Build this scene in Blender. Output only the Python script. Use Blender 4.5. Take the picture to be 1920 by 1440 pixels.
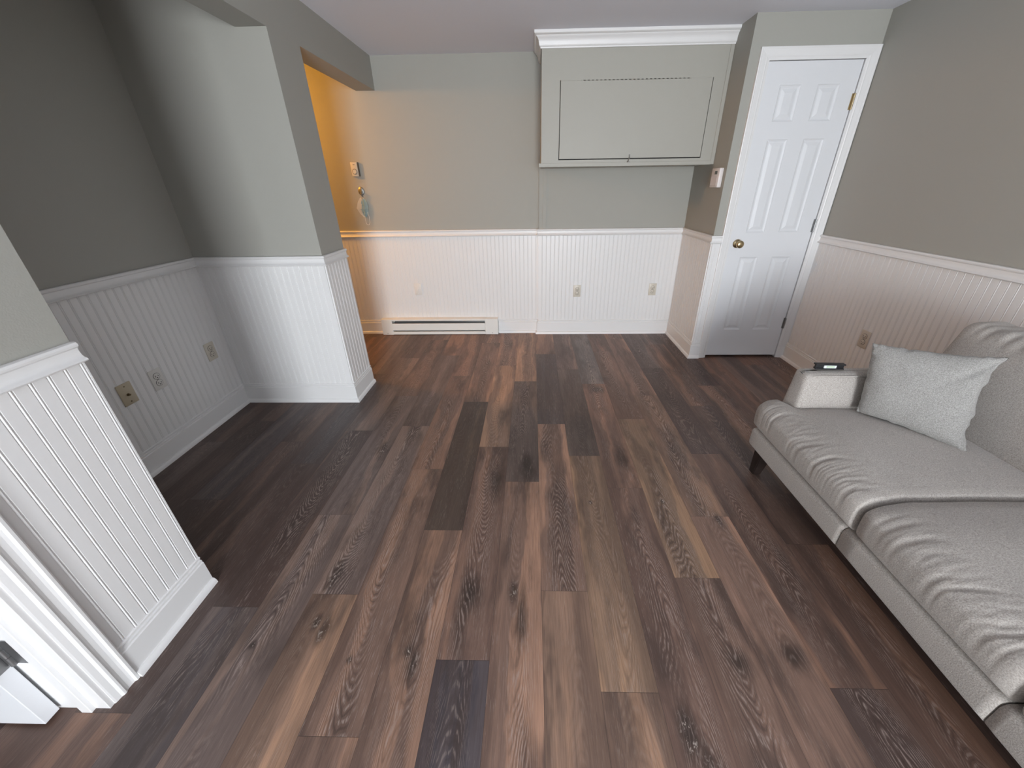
import bpy, bmesh, math, random
from mathutils import Vector, Matrix, noise
random.seed(7)
for o in list(bpy.data.objects):
    bpy.data.objects.remove(o, do_unlink=True)
S = bpy.context.scene
COL = S.collection
PI = math.pi

# ------------------------------------------------------------------ camera
F_PX, CX, CY = 690.6, 22.1, -45.9
cam_d = bpy.data.cameras.new('camera')
cam = bpy.data.objects.new('camera', cam_d)
COL.objects.link(cam)
r_ = Vector((0.99969, 0.02073, -0.01374)); u_ = Vector((0.00349, 0.43015, 0.90275)); f_ = Vector((-0.02463, 0.90252, -0.42994))
M = Matrix.Identity(4)
for i in range(3):
    M[i][0] = r_[i]; M[i][1] = u_[i]; M[i][2] = -f_[i]
M[2][3] = 1.373
cam.matrix_world = M
cam_d.sensor_fit = 'HORIZONTAL'; cam_d.sensor_width = 36
cam_d.lens = 36 * F_PX / 1920
cam_d.shift_x = -CX / 1920; cam_d.shift_y = CY / 1920
cam_d.clip_start = 0.02; cam_d.clip_end = 60
S.camera = cam

# ------------------------------------------------------------------ room numbers
XC, YN, YC, YC2, D = -1.251, 0.893, 2.217, 2.495, 3.543
XB, D1, X1, D2, X2, XA = 0.058, 3.508, 1.357, 2.919, 2.150, -2.036
H, HB, ZR = 2.284, 2.062, 1.005
XW = XC - 0.15           # back of the left wall's thickness
YR = -3.6                # rear wall with the patio window
XL = -3.0                # end of hallway and of the side room
DL, DR, DT = 1.480, 2.076, 2.048

# ------------------------------------------------------------------ world, light, exposure
S.view_settings.view_transform = 'Standard'
S.view_settings.look = 'None'
S.view_settings.gamma = 1.0
S.view_settings.use_curve_mapping = False
S.view_settings.exposure = 0.0
S.cycles.use_denoising = True
S.cycles.max_bounces = 10
S.cycles.diffuse_bounces = 6
w = bpy.data.worlds.new('sky'); S.world = w; w.use_nodes = True
w.node_tree.nodes['Background'].inputs[0].default_value = (0.75, 0.87, 1.0, 1)
w.node_tree.nodes['Background'].inputs[1].default_value = 1.0

def area(name, loc, rot, sx, sy, power, col):
    l = bpy.data.lights.new(name, 'AREA'); l.shape = 'RECTANGLE'; l.size = sx; l.size_y = sy
    l.energy = power; l.color = col
    o = bpy.data.objects.new(name, l); COL.objects.link(o); o.location = loc; o.rotation_euler = rot
    return o
area('daylight_patio_window', (0.38, YR + 0.06, 1.16), (PI / 2 + .16, 0, 0), 1.25, 2.0, 290, (0.93, 0.965, 1.0))
def point(name, loc, power, col, rad):
    l = bpy.data.lights.new(name, 'POINT'); l.energy = power; l.color = col; l.shadow_soft_size = rad
    o = bpy.data.objects.new(name, l); COL.objects.link(o); o.location = loc
    return o

# ------------------------------------------------------------------ materials
def mat(name):
    m = bpy.data.materials.new(name); m.use_nodes = True
    nt = m.node_tree; b = nt.nodes['Principled BSDF']
    return m, nt, b
def N(nt, t, **k):
    n = nt.nodes.new(t)
    for a, v in k.items(): setattr(n, a, v)
    return n
def simple(name, col, rough=0.5, metal=0.0, bump=0.0, bscale=200, var=0.0, spec=0.5):
    m, nt, b = mat(name)
    b.inputs['Base Color'].default_value = (*col, 1)
    b.inputs['Roughness'].default_value = rough
    b.inputs['Metallic'].default_value = metal
    b.inputs['Specular IOR Level'].default_value = spec
    tc = N(nt, 'ShaderNodeTexCoord')
    nz = N(nt, 'ShaderNodeTexNoise'); nz.inputs['Scale'].default_value = bscale; nz.inputs['Detail'].default_value = 3
    nt.links.new(tc.outputs['Object'], nz.inputs['Vector'])
    if bump:
        bp = N(nt, 'ShaderNodeBump'); bp.inputs['Strength'].default_value = bump; bp.inputs['Distance'].default_value = 0.002
        nt.links.new(nz.outputs['Fac'], bp.inputs['Height']); nt.links.new(bp.outputs['Normal'], b.inputs['Normal'])
    if var:
        mx = N(nt, 'ShaderNodeMix', data_type='RGBA')
        mx.inputs[6].default_value = (*[c * (1 - var) for c in col], 1); mx.inputs[7].default_value = (*[min(1, c * (1 + var)) for c in col], 1)
        nt.links.new(nz.outputs['Fac'], mx.inputs[0]); nt.links.new(mx.outputs[2], b.inputs['Base Color'])
    return m
PAINT = simple('greige_wall_paint', (0.365, 0.363, 0.331), 0.62, bump=0.12, bscale=260, spec=0.3)
WHITE = simple('white_trim_paint', (0.755, 0.755, 0.755), 0.38, bump=0.03, bscale=120)
CEIL = simple('ceiling_paint', (0.76, 0.775, 0.84), 0.9, bump=0.35, bscale=180, spec=0.1)
CABP = simple('cabinet_paint', (0.378, 0.370, 0.330), 0.5, bump=0.05, bscale=150)
DOORP = simple('door_paint', (0.715, 0.73, 0.755), 0.42, bump=0.05, bscale=90)
BRASS = simple('antique_brass', (0.50, 0.40, 0.24), 0.28, 1.0)
NICKEL = simple('satin_nickel', (0.34, 0.345, 0.35), 0.42, 1.0)
STEEL = simple('dull_steel', (0.30, 0.30, 0.29), 0.45, 1.0)
ALMOND = simple('almond_plastic', (0.60, 0.56, 0.48), 0.35)
TAN = simple('tan_plastic', (0.46, 0.40, 0.29), 0.4)
PLASTIC = simple('white_plastic', (0.78, 0.77, 0.75), 0.35)
BLACK = simple('black_plastic', (0.018, 0.018, 0.02), 0.4)
DARK = simple('dark_recess', (0.03, 0.03, 0.032), 0.8)
HEATM = simple('heater_enamel', (0.74, 0.745, 0.72), 0.35)
FIN = simple('heater_fins', (0.42, 0.43, 0.44), 0.4, 0.6)
LEGM = simple('espresso_wood', (0.022, 0.015, 0.013), 0.35, var=0.3, bscale=30)
BLUE = simple('blue_mask_fabric', (0.42, 0.60, 0.68), 0.8, bump=0.3, bscale=300)
MASKW = simple('white_mask_fabric', (0.80, 0.80, 0.78), 0.85, bump=0.3, bscale=300)
SPIRIT = simple('pale_acrylic', (0.80, 0.88, 0.87), 0.15)
LCD = simple('grey_lcd', (0.12, 0.13, 0.12), 0.2)

def fabric(name, c0, c1):
    m, nt, b = mat(name)
    tc = N(nt, 'ShaderNodeTexCoord')
    n1 = N(nt, 'ShaderNodeTexNoise'); n1.inputs['Scale'].default_value = 330; n1.inputs['Detail'].default_value = 2
    n2 = N(nt, 'ShaderNodeTexNoise'); n2.inputs['Scale'].default_value = 9; n2.inputs['Detail'].default_value = 4
    for n in (n1, n2): nt.links.new(tc.outputs['Object'], n.inputs['Vector'])
    rp = N(nt, 'ShaderNodeMapRange'); rp.inputs[1].default_value = 0.3; rp.inputs[2].default_value = 0.7
    nt.links.new(n1.outputs['Fac'], rp.inputs[0])
    mx = N(nt, 'ShaderNodeMix', data_type='RGBA'); mx.inputs[6].default_value = (*c0, 1); mx.inputs[7].default_value = (*c1, 1)
    nt.links.new(rp.outputs[0], mx.inputs[0])
    mr = N(nt, 'ShaderNodeMapRange'); mr.inputs[3].default_value = 0.93; mr.inputs[4].default_value = 1.07
    nt.links.new(n2.outputs['Fac'], mr.inputs[0])
    vm = N(nt, 'ShaderNodeVectorMath', operation='SCALE')
    nt.links.new(mx.outputs[2], vm.inputs[0]); nt.links.new(mr.outputs[0], vm.inputs['Scale'])
    nt.links.new(vm.outputs[0], b.inputs['Base Color'])
    b.inputs['Roughness'].default_value = 0.92; b.inputs['Specular IOR Level'].default_value = 0.15
    b.inputs['Sheen Weight'].default_value = 0.25
    bp = N(nt, 'ShaderNodeBump'); bp.inputs['Strength'].default_value = 0.35; bp.inputs['Distance'].default_value = 0.0015
    nt.links.new(n1.outputs['Fac'], bp.inputs['Height']); nt.links.new(bp.outputs['Normal'], b.inputs['Normal'])
    return m
FAB = fabric('heather_grey_upholstery', (0.288, 0.264, 0.243), (0.505, 0.472, 0.438))
FABP = fabric('heather_grey_pillow_cloth', (0.225, 0.220, 0.208), (0.42, 0.412, 0.396))

# knots printed on the boards: x, y, half width, half length, pale flecks
KNOTS = [(-.775, .925, .030, .085, 1), (-.758, .757, .018, .030, 1), (-.722, .730, .022, .060, .7), (-.411, .668, .016, .025, 1), (-.383, .630, .020, .055, .5),
         (-.075, .868, .022, .055, 1), (-.045, .790, .026, .110, 0), (.424, .482, .030, .070, 1), (.462, .400, .035, .090, .3), (.648, .655, .045, .050, 0), (.833, .673, .045, .050, 0),
         (-.228, .860, .040, .080, 0), (-.037, 1.53, .042, .120, 0), (-.190, 1.44, .045, .140, 0), (-.866, 1.69, .035, .090, .8), (.830, 1.20, .020, .060, .6), (.480, 2.37, .050, .060, .7),
         (.500, 1.61, .040, .090, 0), (-.938, .678, .012, .014, 1), (-.593, .642, .012, .014, 1), (.272, 1.297, .011, .014, 1), (.617, 1.306, .011, .014, 1)]
def floor_mat():
    m, nt, b = mat('oak_vinyl_planks')
    L = nt.links.new
    geo = N(nt, 'ShaderNodeNewGeometry')
    tone = N(nt, 'ShaderNodeAttribute', attribute_name='tone')
    info = N(nt, 'ShaderNodeAttribute', attribute_name='info')      # r id, g cathedral strength, b streak strength
    uv = N(nt, 'ShaderNodeAttribute', attribute_name='plank_uv')
    sep = N(nt, 'ShaderNodeSeparateColor'); L(info.outputs['Color'], sep.inputs[0])
    sp = N(nt, 'ShaderNodeSeparateXYZ'); L(geo.outputs['Position'], sp.inputs[0])
    def mth(op, a, b_=None, c=None, clamp=False):
        n = N(nt, 'ShaderNodeMath', operation=op, use_clamp=clamp)
        for i, v in enumerate((a, b_, c)):
            if v is None: continue
            if isinstance(v, (int, float)): n.inputs[i].default_value = v
            else: L(v, n.inputs[i])
        return n.outputs[0]
    def vec(sx, sy, sid, wobble=None):
        c = N(nt, 'ShaderNodeCombineXYZ')
        x = mth('MULTIPLY', sp.outputs['X'], sx)
        if wobble is not None: x = mth('ADD', x, wobble)
        L(x, c.inputs[0]); L(mth('MULTIPLY', sp.outputs['Y'], sy), c.inputs[1]); L(mth('MULTIPLY', sep.outputs[0], sid), c.inputs[2])
        return c.outputs[0]
    def nz(v, scale=1.0, detail=2.0, rough=0.5, dist=0.0):
        n = N(nt, 'ShaderNodeTexNoise'); n.inputs['Scale'].default_value = scale; n.inputs['Detail'].default_value = detail
        n.inputs['Roughness'].default_value = rough; n.inputs['Distortion'].default_value = dist
        L(v, n.inputs['Vector']); return n.outputs['Fac']
    def mr(v, a, b_, c=0.0, d=1.0, smooth=True):
        n = N(nt, 'ShaderNodeMapRange'); n.interpolation_type = 'SMOOTHSTEP' if smooth else 'LINEAR'
        L(v, n.inputs[0])
        for i, q in zip((1, 2, 3, 4), (a, b_, c, d)): n.inputs[i].default_value = q
        return n.outputs[0]
    def mix(f, A, B, mode='MIX'):
        n = N(nt, 'ShaderNodeMix', data_type='RGBA', blend_type=mode)
        if isinstance(f, (int, float)): n.inputs[0].default_value = f
        else: L(f, n.inputs[0])
        for i, v in ((6, A), (7, B)):
            if isinstance(v, tuple): n.inputs[i].default_value = (*v, 1)
            else: L(v, n.inputs[i])
        return n.outputs[2]
    base = tone.outputs['Color']
    su = N(nt, 'ShaderNodeSeparateColor'); L(uv.outputs['Color'], su.inputs[0])
    U, V = su.outputs[0], su.outputs[1]
    # each board is printed as two or three lengthwise bands of different heartwood colour
    wobx = nz(vec(6.0, 2.2, 13.0), 1.0, 3.0, 0.6)
    band = nz(vec(11.0, 0.35, 61.0, mth('MULTIPLY', wobx, 1.6)), 1.0, 1.0)
    light = mr(band, 0.53, 0.60)
    dark = mr(band, 0.47, 0.40)
    big = nz(vec(7.0, 1.9, 67.0), 1.0, 4.0, 0.62)
    smoky = mr(big, 0.50, 0.68)
    pale = mr(nz(vec(9.0, 1.6, 29.0), 1.0, 4.0, 0.6), 0.50, 0.68)
    c = mix(light, base, mix(1.0, base, (1.50, 1.42, 1.30), 'MULTIPLY'))
    c = mix(mth('MULTIPLY', dark, 0.42), c, (0.075, 0.046, 0.037))
    c = mix(mth('MULTIPLY', pale, 0.8), c, mix(1.0, c, (1.45, 1.42, 1.38), 'MULTIPLY'))
    c = mix(mth('MULTIPLY', smoky, 0.62), c, (0.050, 0.034, 0.029))
    # smoky knots of the print
    kvec = N(nt, 'ShaderNodeCombineXYZ'); L(sp.outputs['X'], kvec.inputs[0]); L(sp.outputs['Y'], kvec.inputs[1])
    kn_noise = mth('MULTIPLY', mth('SUBTRACT', nz(vec(24, 9, 9.0), 1.0, 3.0, 0.6), 0.5), 1.3)
    ktot = None; ktw = None
    for (kx, ky, rx, ry, wh) in KNOTS:
        dx = mth('DIVIDE', mth('SUBTRACT', sp.outputs['X'], kx), rx); dy = mth('DIVIDE', mth('SUBTRACT', sp.outputs['Y'], ky), ry)
        dd = mth('SQRT', mth('ADD', mth('MULTIPLY', dx, dx), mth('MULTIPLY', dy, dy)))
        kf = mr(mth('ADD', dd, kn_noise), 0.15, 1.35, 1.0, 0.0)
        ktot = kf if ktot is None else mth('MAXIMUM', ktot, kf)
        if wh:
            kw = mr(dd, 0.2, 0.95, wh, 0.0); ktw = kw if ktw is None else mth('MAXIMUM', ktw, kw)
    c = mix(mth('MULTIPLY', ktot, 0.80), c, (0.022, 0.015, 0.012))
    kwh = mth('MULTIPLY', ktw, mr(nz(vec(120, 55, 9.0), 1.0, 2.0, 0.6, 1.2), 0.585, 0.64))
    # cathedral figure: nested arches plus level lines of a smooth field
    wob = nz(vec(26.0, 7.0, 17.0), 1.0, 2.5, 0.55)
    field = nz(vec(8.0, 1.5, 47.0), 1.0, 1.2, 0.4)
    uc = mth('ADD', mth('MULTIPLY', nz(vec(0.001, 1.3, 53.0), 1.0, 1.0), 0.7), 0.15)
    du = mth('SUBTRACT', U, uc); du2 = mth('MULTIPLY', du, du)
    sgn = mth('SUBTRACT', mth('MULTIPLY', mth('GREATER_THAN', mth('FRACT', mth('MULTIPLY', sep.outputs[0], 7.3)), 0.5), 2.0), 1.0)
    arch = mth('ADD', mth('MULTIPLY', mth('MULTIPLY', V, sgn), 22.0), mth('MULTIPLY', du2, 62.0))
    rings = mth('ADD', mth('ADD', arch, mth('MULTIPLY', field, 26.0)), mth('MULTIPLY', wob, 2.6))
    tri = mth('ABSOLUTE', mth('SUBTRACT', mth('FRACT', rings), 0.5))
    line = mr(tri, 0.26, 0.46)
    dline = mr(tri, 0.20, 0.02)
    breakup = mr(nz(vec(210.0, 26.0, 5.0), 1.0, 3.0, 0.7), 0.42, 0.56)
    zone = mth('MULTIPLY', mr(nz(vec(5.0, 1.1, 83.0), 1.0, 2.0), 0.40, 0.54), mr(mth('ABSOLUTE', du), 0.42, 0.22))
    zone = mth('MULTIPLY', zone, sep.outputs[1])
    cath = mth('MULTIPLY', mth('MULTIPLY', line, breakup), zone)
    fine = nz(vec(260.0, 6.0, 3.0), 1.0, 4.0, 0.72)
    fle = mr(nz(vec(380.0, 22.0, 7.0), 1.0, 3.0, 0.62), 0.575, 0.665)
    fz = mr(nz(vec(14.0, 2.4, 11.0), 1.0, 3.0), 0.36, 0.64)
    fleck = mth('MULTIPLY', mth('MULTIPLY', fle, fz), sep.outputs[2])
    c = mix(mr(fine, 0.40, 0.74, 0.0, 0.48, False), c, (0.050, 0.030, 0.024))
    c = mix(mth('MULTIPLY', mth('MULTIPLY', dline, zone), 0.55), c, (0.040, 0.026, 0.022))
    c = mix(mth('MULTIPLY', cath, 0.62), c, (0.42, 0.335, 0.295))
    c = mix(mth('MULTIPLY', fleck, 0.46), c, (0.40, 0.32, 0.285))
    c = mix(mth('MULTIPLY', kwh, 0.85), c, (0.55, 0.48, 0.42))
    # joints
    eu = mth('MULTIPLY', mth('SUBTRACT', 0.5, mth('ABSOLUTE', mth('SUBTRACT', su.outputs[0], 0.5))), 0.171)
    ev = mth('MULTIPLY', mth('SUBTRACT', 0.5, mth('ABSOLUTE', mth('SUBTRACT', su.outputs[1], 0.5))), 1.06)
    ed = mth('MINIMUM', eu, ev)
    c = mix(mr(ed, 0.0002, 0.0011, 0.55, 0.0), c, (0.02, 0.015, 0.013))
    L(c, b.inputs['Base Color'])
    rr = mr(fine, 0.3, 0.7, 0.36, 0.52, False)
    L(rr, b.inputs['Roughness']); b.inputs['Specular IOR Level'].default_value = 0.5
    hgt = mth('ADD', mth('MULTIPLY', cath, 0.5), mth('MULTIPLY', fine, 0.6))
    hgt = mth('SUBTRACT', hgt, mr(ed, 0.0, 0.0018, 1.2, 0.0))
    bp = N(nt, 'ShaderNodeBump'); bp.inputs['Strength'].default_value = 0.22; bp.inputs['Distance'].default_value = 0.001
    L(hgt, bp.inputs['Height']); L(bp.outputs['Normal'], b.inputs['Normal'])
    return m
FLOORM = floor_mat()

# ------------------------------------------------------------------ helpers
def link(name, bm, m, parent=None, smooth=False, angle=28):
    me = bpy.data.meshes.new(name)
    bmesh.ops.recalc_face_normals(bm, faces=bm.faces[:])
    bm.to_mesh(me); bm.free()
    me.materials.append(m)
    if smooth:
        me.polygons.foreach_set('use_smooth', [True] * len(me.polygons))
        if angle < 180:
            me.set_sharp_from_angle(angle=math.radians(angle))
    o = bpy.data.objects.new(name, me); COL.objects.link(o)
    if parent is not None: o.parent = parent
    return o
def tag(o, label=None, cat=None, group=None, kind=None):
    if label: o['label'] = label
    if cat: o['category'] = cat
    if group: o['group'] = group
    if kind: o['kind'] = kind
    return o
def struct(name, bm, m, label, cat, smooth=False):
    return tag(link(name, bm, m, None, smooth), label, cat, None, 'structure')
def empty(name, loc=(0, 0, 0), rz=0.0):
    o = bpy.data.objects.new(name, None); COL.objects.link(o); o.location = loc; o.rotation_euler = (0, 0, rz)
    o.empty_display_size = 0.1
    return o
def box(bm, x0, x1, y0, y1, z0, z1, bev=0.0, seg=2):
    vs = [bm.verts.new((x, y, z)) for x in (x0, x1) for y in (y0, y1) for z in (z0, z1)]
    idx = [(0, 1, 3, 2), (4, 6, 7, 5), (0, 4, 5, 1), (2, 3, 7, 6), (0, 2, 6, 4), (1, 5, 7, 3)]
    fs = [bm.faces.new([vs[i] for i in q]) for q in idx]
    if bev:
        es = set(e for f in fs for e in f.edges)
        bmesh.ops.bevel(bm, geom=list(es), offset=bev, segments=seg, profile=0.5, affect='EDGES')
    return bm
def B(*a, **k):
    bm = bmesh.new(); return box(bm, *a, **k)
def cyl(bm, p0, p1, r0, r1=None, seg=24):
    if r1 is None: r1 = r0
    p0 = Vector(p0); p1 = Vector(p1); d = (p1 - p0).normalized()
    a = d.orthogonal().normalized(); c = d.cross(a)
    A = [bm.verts.new(p0 + (a * math.cos(t) + c * math.sin(t)) * r0) for t in [2 * PI * i / seg for i in range(seg)]]
    Bv = [bm.verts.new(p1 + (a * math.cos(t) + c * math.sin(t)) * r1) for t in [2 * PI * i / seg for i in range(seg)]]
    for i in range(seg): bm.faces.new([A[i], A[(i + 1) % seg], Bv[(i + 1) % seg], Bv[i]])
    bm.faces.new(A[::-1]); bm.faces.new(Bv)
    return bm
def lathe(bm, o, d, prof, seg=32):
    """prof: list of (distance along d, radius)"""
    o = Vector(o); d = Vector(d).normalized(); a = d.orthogonal().normalized(); c = d.cross(a)
    rings = []
    for (t, r) in prof:
        rings.append([bm.verts.new(o + d * t + (a * math.cos(q) + c * math.sin(q)) * max(r, 1e-5)) for q in [2 * PI * i / seg for i in range(seg)]])
    for A, Bv in zip(rings, rings[1:]):
        for i in range(seg): bm.faces.new([A[i], A[(i + 1) % seg], Bv[(i + 1) % seg], Bv[i]])
    bm.faces.new(rings[0][::-1]); bm.faces.new(rings[-1])
    return bm
def tube(bm, pts, r, seg=8, closed=False):
    pts = [Vector(p) for p in pts]; n = len(pts); rings = []
    up = None
    for i, p in enumerate(pts):
        if closed: t = (pts[(i + 1) % n] - pts[i - 1]).normalized()
        else: t = (pts[min(i + 1, n - 1)] - pts[max(i - 1, 0)]).normalized()
        if up is None: up = t.orthogonal().normalized()
        up = (up - t * up.dot(t)).normalized(); c = t.cross(up)
        rings.append([bm.verts.new(p + (up * math.cos(q) + c * math.sin(q)) * r) for q in [2 * PI * k / seg for k in range(seg)]])
    m = n if closed else n - 1
    for i in range(m):
        A, Bv = rings[i], rings[(i + 1) % n]
        for k in range(seg): bm.faces.new([A[k], A[(k + 1) % seg], Bv[(k + 1) % seg], Bv[k]])
    if not closed:
        bm.faces.new(rings[0][::-1]); bm.faces.new(rings[-1])
    return bm
def sweep(bm, path, prof):
    """path: XY points, room on the right-hand side; prof: closed polygon of (offset from wall, z)"""
    P = [Vector(p) for p in path]; nrm = []
    for a, b in zip(P, P[1:]):
        t = (b - a).normalized(); nrm.append(Vector((t.y, -t.x)))
    rings = []
    for i, p in enumerate(P):
        if i == 0: m = nrm[0]
        elif i == len(P) - 1: m = nrm[-1]
        else: m = (nrm[i - 1] + nrm[i]) / (1 + nrm[i - 1].dot(nrm[i]))
        rings.append([bm.verts.new((p.x + m.x * o, p.y + m.y * o, z)) for o, z in prof])
    n = len(prof)
    for A, Bv in zip(rings, rings[1:]):
        for k in range(n): bm.faces.new([A[k], A[(k + 1) % n], Bv[(k + 1) % n], Bv[k]])
    bm.faces.new(rings[0][::-1]); bm.faces.new(rings[-1])
    return bm
RAILP = [(0, 1.005), (.012, 1.006), (.017, 1.004), (.020, .9985), (.019, .993), (.015, .9895), (.0125, .988), (.012, .984), (.0125, .974),
         (.0145, .966), (.019, .9605), (.0245, .9575), (.0265, .9545), (.0245, .951), (.019, .9485), (0, .948)]
BASEP = [(0, .142), (.0100, .142), (.0128, .1395), (.0128, .1345), (.0100, .1325), (.0085, .1290), (.0085, .1265), (.0135, .1245), (.0140, .1190), (.0125, .1165), (.0165, .1130), (.0165, .108),
         (.0165, .024), (.021, .023), (.026, .018), (.029, .010), (.030, .0), (0, 0)]
TB = 0.008
def bead(name, segs, z0, z1, label):
    """beadboard on straight wall runs; segs: (p0, p1) with the room on the right-hand side"""
    bm = bmesh.new(); pitch = 0.038
    for (a, b, ph) in segs:
        a = Vector(a); b = Vector(b); t = (b - a); Ln = t.length; t.normalize(); n = Vector((t.y, -t.x))
        pr = [(0.0, TB)]
        s = ph
        while s < Ln - 0.007:
            if s > 0.007:
                pr += [(s - .0050, TB), (s - .0042, TB - .0018), (s - .0030, TB - .0017), (s - .0018, TB), (s, TB + .0008), (s + .0018, TB), (s + .0030, TB - .0017), (s + .0042, TB - .0018), (s + .0050, TB)]
            s += pitch
        pr.append((Ln, TB))
        pr = [(0.0, 0.0)] + pr + [(Ln, 0.0)]
        lo = [bm.verts.new((a.x + t.x * q + n.x * o, a.y + t.y * q + n.y * o, z0)) for q, o in pr]
        hi = [bm.verts.new((a.x + t.x * q + n.x * o, a.y + t.y * q + n.y * o, z1)) for q, o in pr]
        for i in range(len(pr) - 1): bm.faces.new([lo[i], lo[i + 1], hi[i + 1], hi[i]])
    return struct(name, bm, WHITE, label, 'beadboard')

# ------------------------------------------------------------------ floor
PLW, PLL, PX0 = 0.171, 1.06, 0.200
SE = {-6: .850, -5: .46, -4: 1.135, -3: .646, -2: 1.43, -1: .872, 0: .571, 1: 1.39, 2: .928, 3: 1.22, 4: .59, 5: 1.08, 6: .30, -7: 1.215, -8: .80, -9: .50, -10: .69, -11: 1.3, -12: .9}
# tone for (column, seam number at the near end counted from the listed seam)
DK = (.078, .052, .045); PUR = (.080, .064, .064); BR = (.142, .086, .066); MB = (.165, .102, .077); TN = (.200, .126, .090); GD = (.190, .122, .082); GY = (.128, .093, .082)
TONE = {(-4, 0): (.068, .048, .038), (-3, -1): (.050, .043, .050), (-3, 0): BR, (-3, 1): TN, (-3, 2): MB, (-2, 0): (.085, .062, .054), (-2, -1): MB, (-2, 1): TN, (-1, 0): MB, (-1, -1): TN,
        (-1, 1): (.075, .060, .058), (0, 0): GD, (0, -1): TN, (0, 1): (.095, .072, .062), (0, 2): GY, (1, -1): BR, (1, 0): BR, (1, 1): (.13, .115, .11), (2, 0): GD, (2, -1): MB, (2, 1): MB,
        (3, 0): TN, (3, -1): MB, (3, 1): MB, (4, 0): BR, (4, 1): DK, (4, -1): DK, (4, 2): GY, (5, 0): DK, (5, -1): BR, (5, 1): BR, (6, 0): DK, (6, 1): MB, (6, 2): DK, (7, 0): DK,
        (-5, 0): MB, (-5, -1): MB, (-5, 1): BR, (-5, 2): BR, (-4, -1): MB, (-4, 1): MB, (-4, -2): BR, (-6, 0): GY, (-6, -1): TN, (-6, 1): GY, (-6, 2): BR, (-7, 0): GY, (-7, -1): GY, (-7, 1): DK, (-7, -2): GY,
        (-8, 0): DK, (-8, -1): PUR, (-8, 1): GY, (-9, 0): DK, (-9, 1): PUR, (-10, 0): DK, (-10, 1): DK, (-11, 0): PUR, (-11, -1): DK, (-12, 0): DK}  # far-left columns: alcove shade is put into these dark plank tones
CATH = {(-1, 0): 1, (-2, -1): 1, (0, 0): .45, (1, -1): 1, (1, 0): 1, (-5, 0): 1, (-4, -1): .8, (-6, 0): 1, (-7, -1): 1, (2, -1): .9, (-3, -1): .5, (-4, 0): .15, (-3, 1): .35, (-8, -1): .7}
bm = bmesh.new()
ct = bm.loops.layers.float_color.new('tone'); ci = bm.loops.layers.float_color.new('info'); cu = bm.loops.layers.float_color.new('plank_uv')
rnd = random.Random(21)
for k in range(-18, 13):
    x0 = PX0 + PLW * k; x1 = x0 + PLW
    x0c, x1c = max(x0, XL), min(x1, X2 + .02)
    if x1c <= x0c: continue
    s0 = SE.get(k, rnd.random())
    for j in range(-6, 4):
        y0 = s0 + PLL * j; y1 = y0 + PLL
        y0c, y1c = max(y0, YR), min(y1, D + .02)
        if y1c <= y0c: continue
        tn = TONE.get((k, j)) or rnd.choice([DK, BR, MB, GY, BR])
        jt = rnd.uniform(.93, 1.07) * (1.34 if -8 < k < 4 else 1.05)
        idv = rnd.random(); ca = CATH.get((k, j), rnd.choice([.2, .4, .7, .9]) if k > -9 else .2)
        vs = [bm.verts.new(q) for q in ((x0c, y0c, 0), (x1c, y0c, 0), (x1c, y1c, 0), (x0c, y1c, 0))]
        f = bm.faces.new(vs)
        for lp in f.loops:
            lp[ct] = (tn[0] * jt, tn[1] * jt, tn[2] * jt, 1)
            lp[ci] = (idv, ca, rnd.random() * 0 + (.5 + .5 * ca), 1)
            lp[cu] = ((lp.vert.co.x - x0) / PLW, (lp.vert.co.y - y0) / PLL, 0, 1)
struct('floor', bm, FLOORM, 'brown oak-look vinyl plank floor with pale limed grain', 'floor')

# ------------------------------------------------------------------ shell
struct('ceiling', B(XL, X2 + .12, YR - .1, D + .1, H, H + .08), CEIL, 'plain pale ceiling over the room', 'ceiling')
bm = B(XL, XB, D, D + .1, 0, H)
box(bm, XB, X1, D1, D + .1, 0, H)
struct('wall_back', bm, PAINT, 'grey-green painted back wall above the white beadboard', 'wall')
struct('wall_right', B(X2, X2 + .12, YR, D + .1, 0, H), PAINT, 'grey-green painted wall behind the sofa', 'wall')
bm = B(X1, DL - .018, D2, D2 + .11, 0, H)
box(bm, DR + .018, X2, D2, D2 + .11, 0, H); box(bm, DL - .018, DR + .018, D2, D2 + .11, DT + .02, H)
box(bm, X1, X1 + .10, D2 + .11, D, 0, H)
struct('wall_closet', bm, PAINT, 'grey-green wall of the closet around the white panelled door', 'wall')
bm = B(XW, XC, .523, YN, 0, H); box(bm, XA, XW, YN - .1, YN, 0, H)
box(bm, XW, XC, YR, -.38, 0, H); box(bm, XW, XC, -.38, .523, 2.06, H)
struct('wall_left', bm, PAINT, 'near left wall segment beside the open doorway', 'wall')
struct('wall_alcove_side', B(XA - .1, XA, YN - .1, YC2, 0, H), PAINT, 'shaded end wall of the recess on the left', 'wall')
struct('wall_alcove_back', B(XA, XC, YC, YC2, 0, H), PAINT, 'grey-green back wall of the recess, ending in the corner beside the hallway', 'wall')
bm = B(XW, XC, YN, YC, HB, H); box(bm, XW, XC, YC2, D, HB, H)
struct('wall_beam', bm, PAINT, 'grey-green boxed beam running along the ceiling to the back wall', 'beam')
bm = B(XL - .1, XL, YR, D + .1, 0, H); box(bm, XL, XA - .1, YN + .1, YN + .2, 0, H)
struct('wall_outer', bm, simple('bounce_cut_paint', (.20, .17, .13), .7), 'far wall of the hallway and side room', 'wall')  # unseen wall coloured dark to cut cool light bouncing into the hallway
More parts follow.
